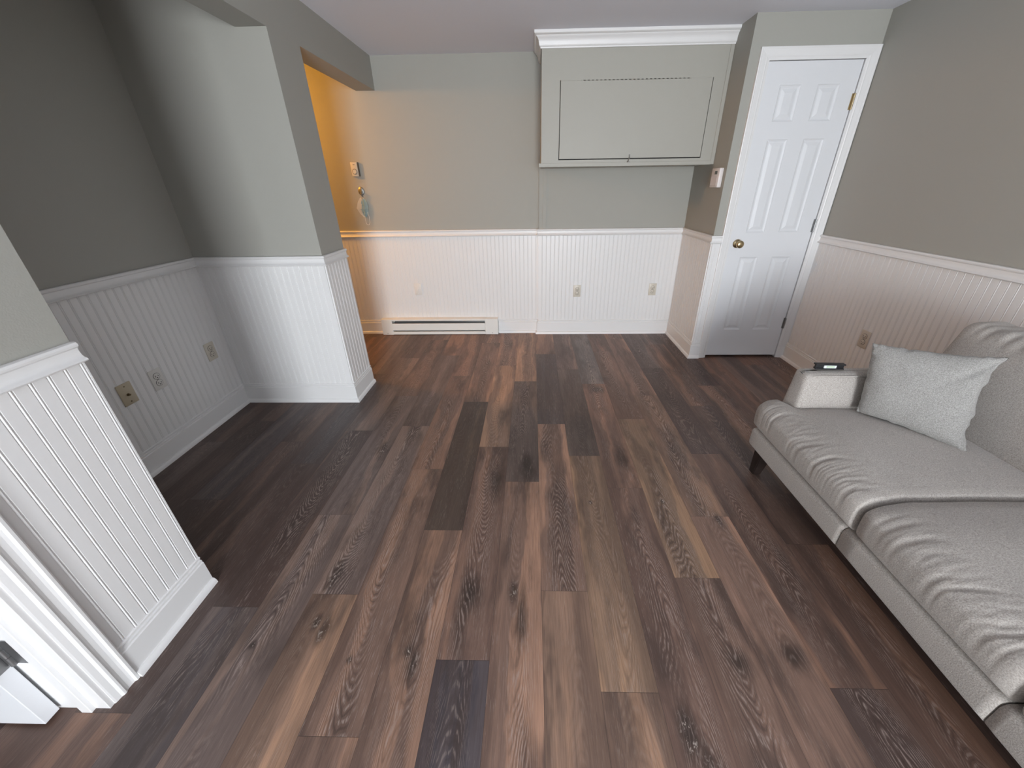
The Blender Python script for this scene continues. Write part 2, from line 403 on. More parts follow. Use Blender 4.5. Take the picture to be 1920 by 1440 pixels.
# rear wall with the patio window
wx0, wx1, wz0, wz1 = -.29, 1.05, .08, 2.22
bm = B(XL, wx0, YR - .1, YR, 0, H); box(bm, wx1, X2, YR - .1, YR, 0, H); box(bm, wx0, wx1, YR - .1, YR, 0, wz0); box(bm, wx0, wx1, YR - .1, YR, wz1, H)
struct('wall_rear', bm, PAINT, 'wall behind the viewer around the patio window', 'wall')
wf = bmesh.new()
for a in ((wx0, wx0 + .05, wz0, wz1), (wx1 - .05, wx1, wz0, wz1), (wx0 + .05, wx1 - .05, wz0, wz0 + .05), (wx0 + .05, wx1 - .05, wz1 - .05, wz1), (.355, .405, wz0 + .05, wz1 - .05)):
    box(wf, a[0], a[1], YR - .08, YR - .03, a[2], a[3])
wo = struct('window_1', wf, WHITE, 'patio window behind the viewer', 'window')
GL = simple('window_glass', (0.7, 0.8, 0.85), 0.05)
link('pane', B(wx0 + .05, wx1 - .05, YR - .06, YR - .055, wz0 + .05, wz1 - .05), GL, wo)

# ------------------------------------------------------------------ beadboard, rails, baseboards
ZB0, ZB1 = .125, .960
bead('trim_1', [((XL, D), (XB, D), .03), ((XB, D - .0), (XB, D1), .01), ((XB - TB * 0, D1), (X1, D1), .032)], ZB0, ZB1, 'white beadboard wainscot across the back wall')
bead('trim_2', [((X1, D1), (X1, D2), .020), ((X1, D2), (DL - .062, D2), .024)], ZB0, ZB1, 'white beadboard wainscot on the closet corner left of the door')
bead('trim_3', [((X2, D2), (X2, YR), .02)], ZB0, ZB1, 'white beadboard wainscot along the wall behind the sofa')
bead('trim_4', [((XA, YN), (XA, YC), .02), ((XA, YC), (XC, YC), .022), ((XC, YC), (XC, YC2), .030)], ZB0, ZB1, 'white beadboard wainscot round the recess and its corner')
bead('trim_5', [((XC, .592), (XC, YN), .026)], ZB0, ZB1, 'white beadboard wainscot on the near left wall by the doorway')
bm = bmesh.new(); sweep(bm, [(XL, D), (XB, D), (XB, D1), (X1, D1), (X1, D2), (DL - .062, D2)], RAILP)
struct('trim_6', bm, WHITE, 'white chair rail across the back wall and closet corner', 'chair rail', True)
bm = bmesh.new(); sweep(bm, [(X2, D2 - .001), (X2, YR)], RAILP)
struct('trim_7', bm, WHITE, 'white chair rail along the wall behind the sofa', 'chair rail', True)
bm = bmesh.new(); sweep(bm, [(XA, YN), (XA, YC), (XC, YC), (XC, YC2)], RAILP)
struct('trim_8', bm, WHITE, 'white chair rail round the recess', 'chair rail', True)
bm = bmesh.new(); sweep(bm, [(XC, .592), (XC, YN)], RAILP)
struct('trim_9', bm, WHITE, 'short white chair rail on the near left wall', 'chair rail', True)
HX0, HX1 = -1.525, -.348
bm = bmesh.new(); sweep(bm, [(XL, D), (HX0 - .002, D)], BASEP)
sweep(bm, [(HX1 + .002, D), (XB, D), (XB, D1), (X1, D1), (X1, D2), (DL - .058, D2)], BASEP)
struct('baseboard_back', bm, WHITE, 'white moulded baseboard along the back wall and closet corner', 'baseboard', True)
bm = bmesh.new(); sweep(bm, [(X2, D2 - .001), (X2, YR)], BASEP)
struct('baseboard_right', bm, WHITE, 'white moulded baseboard behind the sofa', 'baseboard', True)
bm = bmesh.new(); sweep(bm, [(XA, YN), (XA, YC), (XC, YC), (XC, YC2)], BASEP)
struct('baseboard_alcove', bm, WHITE, 'white moulded baseboard round the recess', 'baseboard', True)
bm = bmesh.new(); sweep(bm, [(XC, .588), (XC, YN)], BASEP)
struct('baseboard_left', bm, WHITE, 'short white baseboard on the near left wall by the doorway', 'baseboard', True)
# thin batten at the left end of the bumped-out wall under the cabinet
bm = B(.092, .124, D1 - .004, D1 + .001, 1.004, 1.49, .001)
struct('trim_10', bm, PAINT, 'thin painted batten below the cabinet', 'trim')

# ------------------------------------------------------------------ closet door with casing
def casing(bm, poly3, inner_sign=1):
    pass
CP = [(0, 0), (0, .0165), (.006, .018), (.012, .016), (.018, .0155), (.040, .012), (.047, .0125), (.052, .010), (.058, .009), (.066, .008), (.066, 0)]
def case_run(bm, a, b, out, nrm, prof=CP, mit_a=0, mit_b=0):
    """straight casing from a to b (3D, outer edge line); 'out' points from outer edge towards the opening; nrm off the wall"""
    a = Vector(a); b = Vector(b); out = Vector(out); nrm = Vector(nrm); t = (b - a).normalized()
    R0 = [bm.verts.new(a + out * w_ + nrm * h_ + t * w_ * mit_a) for w_, h_ in prof]
    R1 = [bm.verts.new(b + out * w_ + nrm * h_ - t * w_ * mit_b) for w_, h_ in prof]
    n = len(prof)
    for k in range(n): bm.faces.new([R0[k], R0[(k + 1) % n], R1[(k + 1) % n], R1[k]])
    bm.faces.new(R0[::-1]); bm.faces.new(R1)
bm = bmesh.new()
oL, oR, oT = DL - .062, X2 - .004, 2.116
case_run(bm, (oL, D2, 0), (oL, D2, oT), (1, 0, 0), (0, -1, 0), mit_b=1)
case_run(bm, (oR, D2, 0), (oR, D2, oT), (-1, 0, 0), (0, -1, 0), [(w_ * 1.06, h_) for w_, h_ in CP], mit_b=1)
case_run(bm, (oL, D2, oT), (oR, D2, oT), (0, 0, -1), (0, -1, 0), mit_a=1, mit_b=1)
# jambs
box(bm, DL - .018, DL - .003, D2 - .001, D2 + .11, 0, DT + .003); box(bm, DR + .003, DR + .018, D2 - .001, D2 + .11, 0, DT + .003)
box(bm, DL - .018, DR + .018, D2 - .001, D2 + .11, DT + .003, DT + .02)
box(bm, DL - .003, DL + .008, D2 + .043, D2 + .11, 0, DT); box(bm, DR - .008, DR + .003, D2 + .043, D2 + .11, 0, DT)
struct('trim_11', bm, WHITE, 'white casing round the closet door', 'door casing', False)
struct('wall_closet_shade', B(X1 + .1, X2, D2 + .5, D2 + .55, 0, H), DARK, 'dark panel added in the closet as shade behind the door', 'wall')  # near-black panel added so the gap under the door stays dark

def panel_door(bm, x0, x1, yf, th, z0, z1, px, pz):
    """door slab with raised panels on the face at y=yf, looking towards -y"""
    xs = sorted(set([x0, x1] + [v for p in px for v in p])); zs = sorted(set([z0, z1] + [v for p in pz for v in p]))
    V = {}
    def v(x, z, y=yf):
        key = (round(x, 5), round(z, 5), round(y, 5))
        if key not in V: V[key] = bm.verts.new((x, y, z))
        return V[key]
    for i in range(len(xs) - 1):
        for j in range(len(zs) - 1):
            a, b, c, d = xs[i], xs[i + 1], zs[j], zs[j + 1]
            if (a, b) in px and (c, d) in pz:
                loops = [(0, 0), (.004, .0035), (.012, .0065), (.017, .0070), (.020, .0070), (.040, .0015), (.042, .0012)]
                prev = None
                for ins, dep in loops:
                    R = [v(a + ins, c + ins, yf + dep), v(b - ins, c + ins, yf + dep), v(b - ins, d - ins, yf + dep), v(a + ins, d - ins, yf + dep)]
                    if prev:
                        for k in range(4): bm.faces.new([prev[k], prev[(k + 1) % 4], R[(k + 1) % 4], R[k]])
                    prev = R
                bm.faces.new(prev)
            else:
                bm.faces.new([v(a, c), v(b, c), v(b, d), v(a, d)])
    box(bm, x0, x1, yf + .0072, yf + th, z0, z1)
    # rim joining face and slab
    R = [(x0, z0), (x1, z0), (x1, z1), (x0, z1)]
    for k in range(4):
        a, b = R[k], R[(k + 1) % 4]
        bm.faces.new([bm.verts.new((a[0], yf, a[1])), bm.verts.new((b[0], yf, b[1])), bm.verts.new((b[0], yf + .0072, b[1])), bm.verts.new((a[0], yf + .0072, a[1]))])
    return bm
bm = bmesh.new()
panel_door(bm, DL + .001, DR - .001, D2 + .004, .035, .020, DT - .001, [(1.592, 1.727), (1.831, 1.972)], [(.252, .844), (1.024, 1.622), (1.724, 1.924)])
door = tag(link('door_1', bm, DOORP), 'white six-panel closet door with round knob, shut', 'door', None, 'structure')
bm = bmesh.new()
lathe(bm, (1.545, D2 + .004, .945), (0, -1, 0), [(0, .031), (.004, .032), (.008, .029), (.011, .017), (.015, .0135), (.026, .0125), (.030, .016), (.034, .0235), (.042, .0275), (.050, .0275), (.056, .024), (.060, .016), (.0615, .006), (.062, 0)])
tag(link('door_knob', bm, BRASS, door, True, 50), 'antique brass round knob')
link('latch_plate', B(DL - .0025, DL + .0012, D2 - .002, D2 + .01, .915, .975), NICKEL, door)
for i, (a, b) in enumerate(((1.782, 1.871), (1.022, 1.112), (.264, .352))):
    bm = bmesh.new()
    mcol = BRASS if i == 0 else NICKEL
    for q in range(3):
        z0 = a + (b - a) * q / 3; cyl(bm, (DR + .001, D2 - .004, z0 + .0008), (DR + .001, D2 - .004, z0 + (b - a) / 3 - .0008), .0062, seg=16)
    cyl(bm, (DR + .001, D2 - .004, b), (DR + .001, D2 - .004, b + .004), .004, .002, 12); cyl(bm, (DR + .001, D2 - .004, a - .004), (DR + .001, D2 - .004, a), .002, .004, 12)
    box(bm, DR - .012, DR + .012, D2 + .0005, D2 + .0032, a, b)
    tag(link('hinge', bm, mcol, door, True, 40), ('polished brass hinge' if i == 0 else 'dull grey metal hinge'))

# ------------------------------------------------------------------ near doorway: casing, jamb, open door
bm = bmesh.new()
case_run(bm, (XC, .590, 0), (XC, .590, 2.12), (0, -1, 0), (1, 0, 0), [(0, 0), (0, .019), (.004, .022), (.010, .022), (.014, .017), (.020, .0155), (.030, .0150), (.036, .0165), (.041, .019), (.046, .0185), (.052, .0145), (.064, .0125), (.068, .011), (.068, 0)], mit_b=1)
case_run(bm, (XC, .590, 2.12), (XC, -.45, 2.12), (0, 0, -1), (1, 0, 0), mit_a=1, mit_b=1)
case_run(bm, (XC, -.45, 0), (XC, -.45, 2.12), (0, 1, 0), (1, 0, 0), mit_b=1)
struct('trim_12', bm, WHITE, 'white moulded casing of the near left doorway', 'door casing')
bm = B(XW - .004, XC + .009, .510, .5235, 0, 2.06, .001)
box(bm, XC - .066, XC - .035, .499, .511, 0, 2.05, .0015)
box(bm, XW - .004, XC + .009, -.381, -.368, 0, 2.06); box(bm, XW - .004, XC + .009, -.368, .510, 2.047, 2.06)
struct('trim_13', bm, WHITE, 'white jamb of the near left doorway', 'door jamb')
bm = bmesh.new()
box(bm, -2.17, -1.381, .4685, .5035, .012, 2.04, .0015)
nd = tag(link('door_2', bm, DOORP), 'white door standing open at the lower left edge', 'door', None, 'structure')
bm = bmesh.new()
hz = .245
for q in range(3): cyl(bm, (-1.372, .5045, hz + q * .0335 + .0005), (-1.372, .5045, hz + (q + 1) * .0335 - .0005), .0065, seg=16)
link('hinge_pin', bm, NICKEL, nd, True)
bm = B(-1.3815, -1.3795, .472, .500, hz - .002, hz + .102, .0008)
box(bm, -1.415, -1.372, .5075, .5098, hz, hz + .1, .0008); box(bm, -1.372, -1.338, .5075, .5100, hz, hz + .1, .0008)
link('hinge', bm, NICKEL, nd)

# ------------------------------------------------------------------ wall cabinet with crown
CY0 = 3.150
cab = empty('wall_cabinet', (.70, CY0, 1.488)); tag(cab, 'grey-green painted wall cabinet with a flap door and white crown, high on the back wall', 'cabinet')
def local(o, e):
    o.matrix_parent_inverse = e.matrix_world.inverted() if False else Matrix.Translation(-Vector(e.location)); return o
def part(name, bm, m, e, smooth=False, label=None, angle=28):
    o = link(name, bm, m, e, smooth, angle); o.matrix_parent_inverse = (Matrix.Translation(e.location) @ Matrix.Rotation(e.rotation_euler.z, 4, 'Z')).inverted()
    if label: o['label'] = label
    return o
cx0, cx1 = .068, X1 - .001
px0, px1, pz0, pz1 = .197, 1.252, 1.531, 2.020
bm = bmesh.new()
box(bm, cx0, px0, CY0, CY0 + .02, 1.488, 2.23); box(bm, px1, cx1, CY0, CY0 + .02, 1.488, 2.23)
box(bm, px0, px1, CY0, CY0 + .02, 1.488, pz0); box(bm, px0, px1, CY0, CY0 + .02, pz1, 2.23)
box(bm, cx0, cx0 + .02, CY0 + .02, D1 - .001, 1.488, H - .001); box(bm, cx0 + .02, cx1, CY0 + .02, D1 - .001, 1.488, 1.506)
box(bm, cx1 - .02, cx1, CY0 + .02, D1 - .001, 1.506, H - .001)
box(bm, cx0 + .02, cx1 - .02, D1 - .02, D1 - .001, 1.506, H - .001)
box(bm, cx0 + .02, cx1 - .02, CY0, CY0 + .02, 2.23, H - .001)
part('cabinet_body', bm, CABP, cab)
part('gap_shade_sheet', B(cx0 + .02, cx1 - .02, CY0 + .06, CY0 + .07, 1.506, 2.2), DARK, cab)  # near-black sheet behind the flap, painted shade for its open gaps
bm = B(px0 + .005, px1 - .004, CY0 - .001, CY0 + .017, pz0 + .007, pz1 - .0045, .001)
fd = part('flap_door', bm, CABP, cab)
bm = bmesh.new()
for q in range(27):
    xx = .345 + q * .0285
    cyl(bm, (xx, CY0 - .001, pz1 - .0022), (xx + .0140, CY0 - .001, pz1 - .0022), .0030, seg=10)
box(bm, px0 + .005, .345, CY0 + .001, CY0 + .015, pz1 - .0046, pz1); box(bm, 1.10, px1 - .004, CY0 + .001, CY0 + .015, pz1 - .0046, pz1)
part('piano_hinge', bm, CABP, cab)
part('edge_trim', B(1.330, cx1, CY0 - .005, CY0 - .0002, 1.488, 2.2, .0015), CABP, cab)
part('bottom_lip', B(.050, 1.33, CY0 - .006, CY0 - .0002, 1.486, 1.512, .0015), CABP, cab)
bm = bmesh.new()
cyl(bm, (.724, CY0 - .002, 1.558), (.724, CY0 - .010, 1.558), .005, seg=12)
tube(bm, [(.724, CY0 - .009, 1.560), (.725, CY0 - .011, 1.548), (.722, CY0 - .013, 1.535), (.719, CY0 - .012, 1.522), (.716, CY0 - .008, 1.516), (.713, CY0 - .006, 1.521)], .0032)
tube(bm, [(.712, CY0 - .006, 1.513), (.716, CY0 - .014, 1.513), (.722, CY0 - .014, 1.513), (.726, CY0 - .006, 1.513)], .003)
part('hook_latch', bm, STEEL, cab, True, 'small steel hook and eye latch')
CRP = [(0, 2.196), (.008, 2.196), (.009, 2.203), (.013, 2.206), (.017, 2.212), (.018, 2.222), (.021, 2.236), (.028, 2.248), (.036, 2.255), (.038, 2.260), (.044, 2.262), (.050, 2.268), (.051, 2.2835), (0, 2.2835)]
bm = bmesh.new(); sweep(bm, [(cx0 - .001, D1 - .002), (cx0 - .001, CY0 - .001), (cx1, CY0 - .001)], CRP)
part('crown_moulding', bm, WHITE, cab, True, 'white crown moulding at the ceiling', 35)

# ------------------------------------------------------------------ electric baseboard heater
he = empty('baseboard_heater', ((HX0 + HX1) / 2, D - .03, 0)); tag(he, 'long low white electric baseboard heater against the back wall', 'heater')
y0 = D - .070
bm = B(HX0 + .06, HX1 - .10, D - .012, D - .009, .004, .164)
box(bm, HX0 + .06, HX1 - .10, y0 + .004, D - .009, .004, .010)
part('back_plate', bm, HEATM, he)
part('end_cap', B(HX0, HX0 + .11, y0, D - .0085, .002, .166, .003), HEATM, he)
part('end_cap', B(HX1 - .13, HX1, y0, D - .0085, .002, .166, .003), HEATM, he)
bm = bmesh.new(); sweep(bm, [(HX0 + .11, D - .009), (HX1 - .13, D - .009)], [(0, .168), (.050, .168), (.060, .163), (.061, .150), (.059, .150), (.057, .160), (.048, .165), (0, .165)])
part('top_cover', bm, HEATM, he)
bm = bmesh.new(); sweep(bm, [(HX0 + .11, D - .009), (HX1 - .13, D - .009)], [(.052, .118), (.059, .122), (.0615, .118), (.0615, .052), (.059, .048), (.052, .052)])
part('front_panel', bm, HEATM, he)
bm = bmesh.new(); sweep(bm, [(HX0 + .11, D - .009), (HX1 - .13, D - .009)], [(.050, .006), (.0615, .006), (.0615, .034), (.058, .036), (.056, .032), (.050, .032)])
part('bottom_rail', bm, HEATM, he)
bm = bmesh.new()
for q in range(96):
    xx = HX0 + .13 + q * .0096; box(bm, xx, xx + .0012, D - .058, D - .016, .06, .135)
tag(part('heating_fins', bm, FIN, he), kind=None)
bm = bmesh.new(); cyl(bm, (HX0 + .1, D - .038, .095), (HX1 - .12, D - .038, .095), .008, seg=12)
part('heating_element', bm, STEEL, he, True)
for xx, zz in ((HX0 + .05, .018), (HX1 - .06, .020)):
    bm = bmesh.new(); lathe(bm, (xx, y0, zz), (0, -1, 0), [(0, .004), (.0012, .0036), (.002, .001)], 14); part('screw', bm, STEEL, he, True)

# ------------------------------------------------------------------ wall plates
def orient(e): return e
def outlet(loc, rz, label, m=ALMOND, w_=.070, h_=.114):
    e = empty('wall_outlet', loc, rz); tag(e, label, 'outlet', 'duplex outlets in the beadboard')
    o = link('cover_plate', B(-w_ / 2, w_ / 2, -.0055, -.0002, -h_ / 2, h_ / 2, .0022, 2), m, e, True, 50)
    for s in (1, -1):
        bm = bmesh.new()
        lathe(bm, (0, -.0055, s * .0195), (0, -1, 0), [(0, .0172), (.0015, .0170), (.0022, .0160)], 28)
        so = link('socket', bm, m, e, True, 40)
        bm = bmesh.new(); z = s * .0195
        box(bm, -.0085, -.0062, -.0085, -.0072, z - .0035, z + .0055); box(bm, .0062, .0085, -.0085, -.0072, z - .003, z + .0045)
        cyl(bm, (0, -.0072, z - .0085), (0, -.0085, z - .0085), .0028, seg=12)
        tube(bm, [(.0176 * math.cos(q), -.0062, z + .0176 * math.sin(q)) for q in [2 * PI * k / 28 for k in range(28)]], .0009, 6, True)
        link('slots', bm, DARK, so)
    bm = bmesh.new(); lathe(bm, (0, -.0055, 0), (0, -1, 0), [(0, .0035), (.001, .003), (.0015, .001)], 12); link('screw', bm, STEEL, e, True)
    return e
outlet((.4275, D1 - TB, .436), 0, 'almond duplex outlet on the back wall, the one nearer the middle of the room')
outlet((1.1465, D1 - TB, .446), 0, 'almond duplex outlet on the back wall close to the closet corner')
outlet((XA + TB, 1.707, .449), PI / 2, 'off-white duplex outlet on the recess side wall, beside the tan cable plate', simple('grey_white_plastic', (.66, .65, .62), .4))
outlet((XA + TB, 2.073, .450), PI / 2, 'almond duplex outlet on the recess side wall, closest to its back corner')
outlet((X2 - TB, 2.249, .438), -PI / 2, 'almond duplex outlet low on the wall between closet door and sofa', simple('warm_almond_plastic', (.57, .52, .45), .4))
def coax(loc, rz, label, m, cm):
    e = empty('cable_plate', loc, rz); tag(e, label, 'wall plate', 'cable plates in the beadboard')
    link('cover_plate', B(-.035, .035, -.0055, -.0002, -.057, .057, .0022, 2), m, e, True, 50)
    bm = bmesh.new(); lathe(bm, (0, -.0055, -.004), (0, -1, 0), [(0, .0075), (.002, .0072), (.0022, .0048), (.011, .0046), (.0112, .001)], 18)
    link('cable_jack', bm, cm, e, True)
    for s in (1, -1):
        bm = bmesh.new(); lathe(bm, (0, -.0055, s * .041), (0, -1, 0), [(0, .0034), (.001, .003), (.0015, .001)], 12); link('screw', bm, cm, e, True)
coax((XA + TB, 1.545, .454), PI / 2, 'tan cable plate on the recess side wall', TAN, simple('dark_brass', (.16, .12, .07), .4, 1.0))
coax((-1.122, D - TB, .456), 0, 'white-painted cable plate above the baseboard heater', simple('painted_plate', (.74, .72, .69), .4), PLASTIC)

# thermostats
th = empty('dial_thermostat', (-1.521, D, 1.507)); tag(th, 'beige dial thermostat on the wall by the hallway', 'thermostat')
link('housing', B(-.031, .026, -.024, -.0003, -.055, .055, .003), ALMOND, th, True, 50)
link('side_cover', B(.0265, .033, -.020, -.0003, -.054, .054, .001), simple('brown_plastic', (.10, .075, .05), .4), th)
bm = bmesh.new(); lathe(bm, (-.002, -.024, -.018), (0, -1, 0), [(0, .0215), (.001, .0215), (.0012, .0185), (.006, .0175), (.008, .015), (.0082, 0)], 32)
link('dial', bm, ALMOND, th, True)
bm = bmesh.new(); tube(bm, [(-.002 + .0205 * math.cos(q), -.0248, -.018 + .0205 * math.sin(q)) for q in [2 * PI * k / 32 for k in range(32)]], .0016, 6, True); link('dial_ring', bm, simple('brown_ring', (.12, .085, .05), .4), th)
link('display_slot', B(-.010, .006, -.0248, -.0238, .033, .037), DARK, th)
t2 = empty('digital_thermostat', (X1, 3.022, 1.395), -PI / 2); tag(t2, 'white digital thermostat with a small dark screen on the closet side wall', 'thermostat')
link('housing', B(-.062, .062, -.028, -.0003, -.063, .063, .003), simple('pinkish_white_plastic', (.74, .70, .69), .35), t2, True, 50)
link('screen', B(-.010, .030, -.0286, -.0278, .022, .044), LCD, t2)
link('seam', B(-.062, .062, -.0283, -.0279, -.0535, -.0525), simple('seam_grey', (.45, .43, .42), .5), t2)
link('front_panel', B(-.055, .040, -.0290, -.0278, -.050, .010, .001), simple('pinkish_white_plastic_face', (.72, .67, .67), .35), t2)

# hook and hanging mask
hk = empty('wall_hook', (-1.503, D, 1.325)); tag(hk, 'small brushed metal wall hook under the dial thermostat', 'hook')
bm = bmesh.new(); lathe(bm, (-.006, -.0003, .012), (0, -1, 0), [(0, .026), (.004, .025), (.008, .019), (.010, .010), (.0105, 0)], 24)
for v in bm.verts: v.co.z = .012 + (v.co.z - .012) * 1.35
link('back_plate', bm, STEEL, hk, True)
bm = bmesh.new()
tube(bm, [(-.002, -.008, .012), (.000, -.022, .004), (.003, -.030, -.012), (.004, -.026, -.030), (.004, -.014, -.036), (.004, -.012, -.026)], .0055, 10)
bmesh.ops.create_uvsphere(bm, u_segments=12, v_segments=8, radius=.0095, matrix=Matrix.Translation((.008, -.030, .006)))
link('hook_arm', bm, STEEL, hk, True)
mk = empty('face_mask', (-1.508, D - .02, 1.19)); tag(mk, 'light blue pleated face mask hanging from the wall hook', 'face mask')
def poly_sheet(bm, pts, y, th_, dy=None):
    """pts are (x,z) world; pleated thin sheet"""
    n = len(pts)
    A = [bm.verts.new((p[0], y + (dy[i] if dy else 0), p[1])) for i, p in enumerate(pts)]
    Bv = [bm.verts.new((p[0], y + th_ + (dy[i] if dy else 0), p[1])) for i, p in enumerate(pts)]
    for k in range(n): bm.faces.new([A[k], A[(k + 1) % n], Bv[(k + 1) % n], Bv[k]])
    bm.faces.new(A); bm.faces.new(Bv[::-1])
bm = bmesh.new()
rows = [(1.276, -1.506, -1.488, 0), (1.262, -1.515, -1.473, -.006), (1.240, -1.522, -1.465, -.010), (1.215, -1.528, -1.464, -.004), (1.190, -1.536, -1.465, -.011), (1.165, -1.532, -1.470, -.004), (1.145, -1.520, -1.480, -.009), (1.126, -1.508, -1.494, -.003)]
gr = []
for z, a, b, dy in rows:
    gr.append([bm.verts.new((a + (b - a) * t, D - .018 + dy + .010 * abs(t - .55) + (.004 if k % 2 else 0), z)) for k, t in enumerate((0, .25, .5, .75, 1))])
for A, Bv in zip(gr, gr[1:]):
    for k in range(4): bm.faces.new([A[k], A[k + 1], Bv[k + 1], Bv[k]])
bmesh.ops.solidify(bm, geom=bm.faces[:], thickness=.0025)
part('mask_front', bm, BLUE, mk, True)
bm = bmesh.new()
rows = [(1.279, -1.532, -1.502, 0), (1.245, -1.552, -1.512, -.004), (1.200, -1.568, -1.522, -.008), (1.180, -1.562, -1.528, -.005), (1.150, -1.546, -1.520, -.003), (1.122, -1.522, -1.505, 0)]
gr = []
for z, a, b, dy in rows:
    gr.append([bm.verts.new((a + (b - a) * t, D - .016 + dy, z)) for t in (0, .5, 1)])
for A, Bv in zip(gr, gr[1:]):
    for k in range(2): bm.faces.new([A[k], A[k + 1], Bv[k + 1], Bv[k]])
bmesh.ops.solidify(bm, geom=bm.faces[:], thickness=.002)
part('mask_lining', bm, MASKW, mk, True, 'white inner side of the mask')
bm = bmesh.new(); tube(bm, [(-1.476, D - .02, 1.165), (-1.474, D - .012, 1.12), (-1.478, D - .010, 1.075), (-1.490, D - .010, 1.057), (-1.508, D - .010, 1.060), (-1.513, D - .010, 1.08), (-1.512, D - .014, 1.128)], .0016, 6)
part('ear_loop', bm, MASKW, mk, True)
bm = bmesh.new(); tube(bm, [(-1.520, D - .020, 1.27), (-1.508, D - .024, 1.295), (-1.499, D - .022, 1.298), (-1.490, D - .020, 1.27)], .0016, 6)
part('ear_loop', bm, MASKW, mk, True)

# ------------------------------------------------------------------ hallway lamp
hl = empty('ceiling_lamp', (-2.6, 2.92, H)); tag(hl, 'round flush ceiling lamp of the hallway behind the beam', 'lamp')
bm = bmesh.new(); lathe(bm, (0, 0, -.0005), (0, 0, -1), [(0, .13), (.015, .13), (.02, .12), (.02, 0)], 32); link('lamp_base', bm, BRASS, hl, True)
LG, nt, b = mat('lamp_glass'); b.inputs['Base Color'].default_value = (.8, .7, .5, 1); b.inputs['Emission Color'].default_value = (1, .55, .16, 1); b.inputs['Emission Strength'].default_value = 2.0
bm = bmesh.new(); lathe(bm, (0, 0, -.021), (0, 0, -1), [(0, .12), (.03, .11), (.06, .08), (.075, .03), (.078, 0)], 32); link('lamp_shade', bm, LG, hl, True)
point('hallway_bulb', (-2.6, 2.92, H - .20), 54, (1.0, .43, .045), .07)

# ------------------------------------------------------------------ sofa
def axis(a, b, n, r, nr=4):
    """samples from a to b, dense inside the rounding r at each end"""
    e = [a + r * (1 - math.cos(PI / 2 * i / nr)) for i in range(nr)]
    m_ = [a + r + (b - a - 2 * r) * i / n for i in range(n + 1)]
    f = [b - r * (1 - math.cos(PI / 2 * i / nr)) for i in range(nr - 1, -1, -1)]
    return e + m_ + f
def cushion(x0, x1, y0, y1, z0, z1, r, nx, ny, nzz, deform=None, nr=4):
    bm = bmesh.new(); xs = axis(x0, x1, nx, r, nr); ys = axis(y0, y1, ny, r, nr); zs = axis(z0, z1, nzz, r, nr); V = {}
    def v(i, j, k):
        key = (i, j, k)
        if key not in V:
            p = Vector((xs[i], ys[j], zs[k]))
            q = Vector((min(max(p.x, x0 + r), x1 - r), min(max(p.y, y0 + r), y1 - r), min(max(p.z, z0 + r), z1 - r)))
            d = p - q
            if d.length > 1e-9: p = q + d.normalized() * r if sum(abs(c) > 1e-9 for c in d) > 1 else p
            if deform: p = Vector(deform(p))
            V[key] = bm.verts.new(p)
        return V[key]
    I, J, K = len(xs) - 1, len(ys) - 1, len(zs) - 1
    for i in range(I):
        for j in range(J):
            bm.faces.new([v(i, j, 0), v(i, j + 1, 0), v(i + 1, j + 1, 0), v(i + 1, j, 0)])
            bm.faces.new([v(i, j, K), v(i + 1, j, K), v(i + 1, j + 1, K), v(i, j + 1, K)])
    for i in range(I):
        for k in range(K):
            bm.faces.new([v(i, 0, k), v(i + 1, 0, k), v(i + 1, 0, k + 1), v(i, 0, k + 1)])
            bm.faces.new([v(i, J, k), v(i, J, k + 1), v(i + 1, J, k + 1), v(i + 1, J, k)])
    for j in range(J):
        for k in range(K):
            bm.faces.new([v(0, j, k), v(0, j, k + 1), v(0, j + 1, k + 1), v(0, j + 1, k)])
            bm.faces.new([v(I, j, k), v(I, j + 1, k), v(I, j + 1, k + 1), v(I, j, k + 1)])
    return bm
def sst(a, b, x):
    t = min(1, max(0, (x - a) / (b - a))); return t * t * (3 - 2 * t)
XF = 1.10
sofa = empty('sofa', (1.6, .69, 0)); tag(sofa, 'light grey upholstered three-seat sofa along the right wall', 'sofa')
SY0, SY1 = -.16, 1.555
def base_def(p):
    x, y, z = p
    return (x, y, z)
bm = bmesh.new()
def join(bm, other):
    me = bpy.data.meshes.new('tmp'); other.to_mesh(me); other.free(); bm.from_mesh(me); bpy.data.meshes.remove(me)
for a, b in ((.9465, SY1), (.4585, .9455), (SY0, .4575)):
    join(bm, cushion(XF, 2.08, a, b, .155, .258, .022, 8, 10, 2, (lambda a, b: lambda p: (p[0], a + (p[1] - a) * .1 if p[1] - a < .022 and a > SY0 else (b - (b - p[1]) * .1 if b - p[1] < .022 and b < SY1 else p[1]), p[2]))(a, b)))
part('base_frame', bm, FAB, sofa, True, None, 180)
